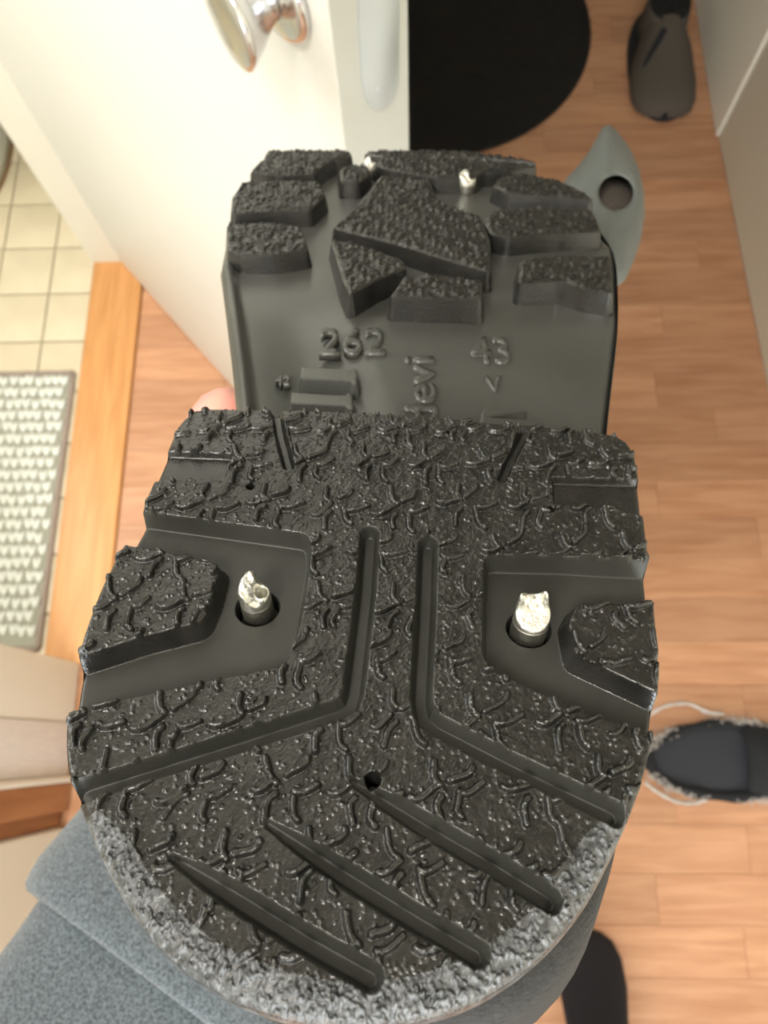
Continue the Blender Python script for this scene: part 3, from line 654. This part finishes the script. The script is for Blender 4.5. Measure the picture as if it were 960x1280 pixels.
# hand: one skinned surface, palm behind the shoe, thumb round its left side
bmv = []; be = []; rad = []
def J(px, py, d, r_, par=None):
    bmv.append(lp(px, py, d)); rad.append(r_); i = len(bmv)-1
    if par is not None: be.append((par, i))
    return i
wst = J(400, 960, .345, .027); w2 = J(420, 840, .325, .026, wst); pm = J(438, 720, .300, .031, w2); pc = J(450, 640, .302, .030, pm)
t1 = J(345, 690, .280, .017, pm); t2 = J(285, 600, .248, .0135, t1); t3 = J(272, 540, .222, .0118, t2); t4 = J(294, 508, .204, .0098, t3)
for q, (ax_, ay_) in enumerate(((400, 560), (455, 555), (510, 560), (560, 590))):
    k0 = J(ax_, ay_, .304, .0115, pc); k1 = J(ax_+70, ay_-25, .300, .0095, k0); k2 = J(ax_+140, ay_-30+6*q, .286, .0088, k1); k3 = J(min(ax_+190, 690), ay_-28+8*q, .272, .0075, k2)
me = bpy.data.meshes.new('hand'); org = wl(per); me.from_pydata([tuple(np.array(v)-org) for v in bmv], be, []); me.update()
ho = finish('hand', me, 'skin', per, False, None)
ms = ho.modifiers.new('skin', 'SKIN'); ms.use_smooth_shade = True; sv = me.skin_vertices if me.skin_vertices else None
if not me.skin_vertices:
    bm = bmesh.new(); bm.from_mesh(me); bm.verts.layers.skin.verify(); bm.to_mesh(me); bm.free()
for i, r_ in enumerate(rad): me.skin_vertices[0].data[i].radius = (r_, r_)
me.skin_vertices[0].data[0].use_root = True
ss = ho.modifiers.new('sub', 'SUBSURF'); ss.levels = 2; ss.render_levels = 2
def foot(cx, ytoe):
    rings = []
    for t, hw, hh in ((0, .006, .006), (.005, .026, .016), (.016, .041, .025), (.04, .052, .031), (.08, .056, .037), (.13, .050, .048), (.18, .040, .062), (.225, .036, .07), (.25, .028, .06), (.262, .01, .03)):
        y_ = ytoe-t; a = np.linspace(0, 2*math.pi, 28, endpoint=False); rings.append(np.stack([cx+hw*np.cos(a), np.full(28, y_), np.maximum(.001, hh+hh*np.sin(a))], 1))
    loft('sock', rings, 'sock', per)
    tube('trouser_leg', [(cx, ytoe-.215, .09), (cx, ytoe-.215, .3), (cx, ytoe-.22, .6), (cx*.9, ytoe-.26, .85)], [.055, .065, .08, .095], 'trouser', per, 24)
foot(.292, -.305); foot(.06, -.47)
# ------------------------------------------------------------------ slipper on the right
cx, cy = .60, -.028
sl = empty('slipper', (cx, cy, 0), 'grey felt slipper with frayed white lining lying on the laminate, right of the heel', 'slipper')
def oval(cx, cy, a, b, k=48, pw=2.3):
    t = np.linspace(0, 2*math.pi, k, endpoint=False); c, s = np.cos(t), np.sin(t)
    return np.stack([cx+a*np.sign(c)*np.abs(c)**(2/pw), cy+b*np.sign(s)*np.abs(s)**(2/pw)], 1)
def oring(cx, cy, a, b, z, **k_): o = oval(cx, cy, a, b, **k_); return np.column_stack([o, np.full(len(o), z)])
loft('slipper_sole', [oring(cx-.03, cy, .145, .060, .0), oring(cx-.03, cy, .150, .063, .004), oring(cx-.03, cy, .150, .063, .012), oring(cx-.03, cy, .144, .058, .015)], 'slip', sl)
loft('insole', [oring(cx-.035, cy+.002, .140, .056, .014), oring(cx-.035, cy+.002, .138, .056, .019), oring(cx-.035, cy+.002, .125, .048, .021)], 'insole', sl)
# collar: thick black felt wall along the sides
rings = []
for i, t in enumerate(np.linspace(.18*math.pi, 1.82*math.pi, 50)):
    c_, s_ = math.cos(t), math.sin(t); px_ = cx-.03+.146*c_; py_ = cy+.062*s_; a = np.linspace(0, 2*math.pi, 12, endpoint=False); w_ = .0095+.002*math.sin(i*1.3); hz = .013+.003*math.sin(i*.8)
    rings.append(np.array([(px_+w_*math.cos(q)*c_, py_+w_*math.cos(q)*s_, .018+hz*math.sin(q)) for q in a]))
loft('collar', rings, 'slip', sl)
rings = []
for x_, hw, hz in ((.592, .058, .044), (.598, .064, .052), (.62, .067, .058), (.65, .066, .056), (.675, .060, .048), (.70, .046, .034), (.715, .025, .022), (.72, .004, .012)):
    a = np.linspace(0, math.pi, 24); rings.append(np.array([(x_, cy+hw*math.cos(q), .004+hz*math.sin(q)) for q in a]))
loft('toe_cover', rings, 'slip', sl, caps=False, closed=False)
# frayed fluff: curved tufts around the rim
def tufts(name, spots, parent, mat='fluff', r_=.0009):
    V = []; Q = []; 
    for (x_, y_, z_, an, ln) in spots:
        p = np.array([x_, y_, z_]); d = np.array([math.cos(an), math.sin(an), random.uniform(-.1, .5)]); k0 = len(V)
        for i in range(5):
            for j in range(4):
                a = j*math.pi/2; s_ = r_*(1-i/5.0)+.0002; V.append(p+np.array([s_*math.cos(a)*math.sin(an), -s_*math.cos(a)*math.cos(an), s_*math.sin(a)]))
            p = p+d*ln/4; an += random.uniform(-.6, .6); d = np.array([math.cos(an), math.sin(an), d[2]-.25])
        for i in range(4):
            for j in range(4): j2 = (j+1) % 4; Q.append((k0+i*4+j, k0+i*4+j2, k0+i*4+4+j2, k0+i*4+4+j))
    o = mesh_np(name, V, Q, mat, parent); o['kind'] = 'stuff'; return o
spots = []
for i in range(900):
    t = random.uniform(.25*math.pi, 1.75*math.pi); k_ = 1+random.gauss(0, .035); px_ = cx-.03+.150*math.cos(t)*k_; py_ = cy+.066*math.sin(t)*k_
    if random.random() < .45+.5*math.sin(t*5+1): spots.append((px_, py_, random.uniform(.012, .034), t+random.uniform(-1.6, 1.6), random.uniform(.006, .016)))
tufts('fluff', spots, sl)
for arc in (((803, 905), (812, 893), (835, 882), (862, 880), (884, 890), (905, 893)), ((806, 978), (822, 990), (845, 1002), (868, 1004), (884, 998))):
    P3 = [onz(px, py, .02) for px, py in arc]; pp = cr(P3, 6); tube('lining_strand', pp, [.0030*(1+.25*math.sin(i*1.7)) for i in range(len(pp))], 'fluff', sl, 10, 1, .2)
# ------------------------------------------------------------------ grey shoe by the wardrobe
gx, gy = .612, 1.56
gs = empty('felt_shoe', (gx, gy, 0), 'grey suede slip-on shoe standing at the far end against the right wall', 'shoe')
def rot2(P_, an, cx, cy): c, s = math.cos(an), math.sin(an); q = P_.copy(); x, y = P_[:, 0]-cx, P_[:, 1]-cy; q[:, 0] = cx+c*x-s*y; q[:, 1] = cy+s*x+c*y; return q
rings = []
for y_, hw, hz in ((-.150, .008, .018), (-.145, .042, .030), (-.128, .064, .040), (-.10, .075, .048), (-.05, .078, .058), (0, .072, .072), (.04, .062, .088), (.06, .056, .094)):
    a = np.linspace(-.18, math.pi+.18, 28); rings.append(np.array([(gx+hw*math.cos(q), gy+y_, .012+max(0, hz*math.sin(q))) for q in a]))
ro_ = [rot2(r_, -.06, gx, gy) for r_ in rings]
loft('upper', ro_, 'suede', gs, caps=False, closed=False)
rings = [rot2(np.column_stack([oval(gx, gy+.02, .078*k_, .172*k_, 40, 2.2), np.full(40, z_)]), -.06, gx, gy) for k_, z_ in ((.97, 0), (1, .003), (1, .012), (.95, .016))]
loft('shoe_sole', rings, 'slip', gs)
rings = []
for z_, k_ in ((.016, 1), (.05, .98), (.09, .92), (.10, .90), (.098, .86), (.05, .8), (.02, .78)):
    rings.append(rot2(np.column_stack([oval(gx, gy+.105, .054*k_, .068*k_, 36, 2.2), np.full(36, z_)]), -.06, gx, gy))
loft('collar', rings, 'suede', gs)
loft('lining', [rot2(np.column_stack([oval(gx, gy+.105, .047, .060, 36, 2.2), np.full(36, z_)]), -.06, gx, gy) for z_ in (.06, .0985)], 'hole', gs)  # black plug paints the dark inside of the shoe opening
tube('elastic_gusset', cr([(gx-.062, gy-.075, .025), (gx-.050, gy-.035, .055), (gx-.03, gy+.0, .076), (gx-.012, gy+.03, .092)], 8), [.008]*25, 'slip', gs, 12, .5)
# ------------------------------------------------------------------ round black rug
rx, ry, rr_ = .07, 1.71, .386
rg = empty('round_rug', (rx, ry, 0), 'round black pile rug on the laminate behind the open door', 'rug')
rings = [np.array([(rx+q*math.cos(a), ry+q*math.sin(a), z_) for a in np.linspace(0, 2*math.pi, 120, endpoint=False)]) for q, z_ in ((.384, .001), (.387, .005), (.385, .010), (.378, .012))]
loft('rug_backing', rings, 'black_rug', rg)
V = []; Q = []
for i in range(9000):
    a = random.uniform(0, 2*math.pi); q = rr_*math.sqrt(random.random())*.995; x_, y_ = rx+q*math.cos(a), ry+q*math.sin(a); an = random.uniform(0, 6.3); l = random.uniform(.004, .009); w_ = .0012
    k0 = len(V); c, s = math.cos(an), math.sin(an); hz = .012+random.uniform(.002, .005)
    V += [(x_-s*w_, y_+c*w_, .011), (x_+s*w_, y_-c*w_, .011), (x_+c*l+s*w_*.5, y_+s*l-c*w_*.5, hz), (x_+c*l-s*w_*.5, y_+s*l+c*w_*.5, hz)]; Q.append((k0, k0+1, k0+2, k0+3))
mesh_np('pile', np.array(V), np.array(Q), 'black_rug', rg, False)['kind'] = 'stuff'
# ------------------------------------------------------------------ knitted bath mat with mauve edge
X0, X1, Y0, Y1 = -1.32, -.737, .178, .777
mt = empty('bath_mat', ((X0+X1)/2, (Y0+Y1)/2, 0), 'pale knitted bath mat with a mauve edge on the beige tiles', 'mat')
box('mat_base', (X0+.004, Y0+.004, .001), (X1-.004, Y1-.004, .006), 'yarn2', mt, .001)
for a, b in (((X0, Y0), (X1, Y0)), ((X1, Y0), (X1, Y1)), ((X1, Y1), (X0, Y1)), ((X0, Y1), (X0, Y0))):
    pp = [(a[0]+(b[0]-a[0])*t, a[1]+(b[1]-a[1])*t, .006) for t in np.linspace(0, 1, 40)]; tube('edge_binding', pp, [.0055*(1+.08*math.sin(i*2.1)) for i in range(40)], 'bind', mt, 10)
# rows of V-shaped stitches, joined as one yarn field
V = []; Q = []
row = Y1-.018; ri = 0
while row > Y0+.012:
    x_ = X1-.016-(ri % 2)*.0085
    while x_ > X0+.012:
        jx, jy = random.gauss(0, .0012), random.gauss(0, .0012)
        for sgn in (-1, 1):
            k0 = len(V); p0 = np.array([x_+jx+sgn*.0012, row-.0085+jy, .0075]); p1 = np.array([x_+jx+sgn*.0058, row+.0098+jy, .0085]); ax_ = p1-p0; nrm = np.array([-ax_[1], ax_[0], 0]); nrm /= np.linalg.norm(nrm)
            for t, w_ in ((-.14, .0012), (.15, .0048), (.5, .0060), (.85, .0050), (1.14, .0012)):
                c = p0+ax_*t
                for q in range(6): an = q*math.pi/3; V.append(c+nrm*w_*math.cos(an)+np.array([0, 0, 1])*w_*.9*math.sin(an))
            for i in range(4):
                for j in range(6): j2 = (j+1) % 6; Q.append((k0+i*6+j, k0+i*6+j2, k0+i*6+6+j2, k0+i*6+6+j))
        x_ -= .0190
    row -= .0272; ri += 1
mesh_np('stitches', V, np.array(Q), 'yarn', mt)['kind'] = 'stuff'
# ------------------------------------------------------------------ toilet in the bathroom corner
e1 = onz(35, 210); e2 = onz(0, 272)
tcx, tcy = -1.115, 1.37
to = empty('toilet', (tcx, tcy, 0), 'white ceramic toilet foot on beige tiles left of the doorway', 'toilet')
def tr(a, b, z, dy=0): return oring(tcx, tcy+dy, a, b, z, k=64, pw=2.2)
loft('pedestal', [tr(.150, .21, .004), tr(.148, .208, .03), tr(.140, .20, .08), tr(.135, .19, .18), tr(.15, .21, .30), tr(.18, .24, .38), tr(.185, .245, .40), tr(.14, .19, .40), tr(.10, .14, .30)], 'ceramic', to)
loft('sealant', [tr(.156, .216, .0012), tr(.155, .215, .005), tr(.149, .209, .008)], 'caulk', to)
loft('seat', [tr(.186, .246, .401), tr(.188, .248, .415), tr(.13, .18, .417), tr(.125, .175, .402)], 'ceramic', to)
box('cistern', (tcx-.18, tcy+.22, .40), (tcx+.18, tcy+.40, .80), 'ceramic', to, .02)
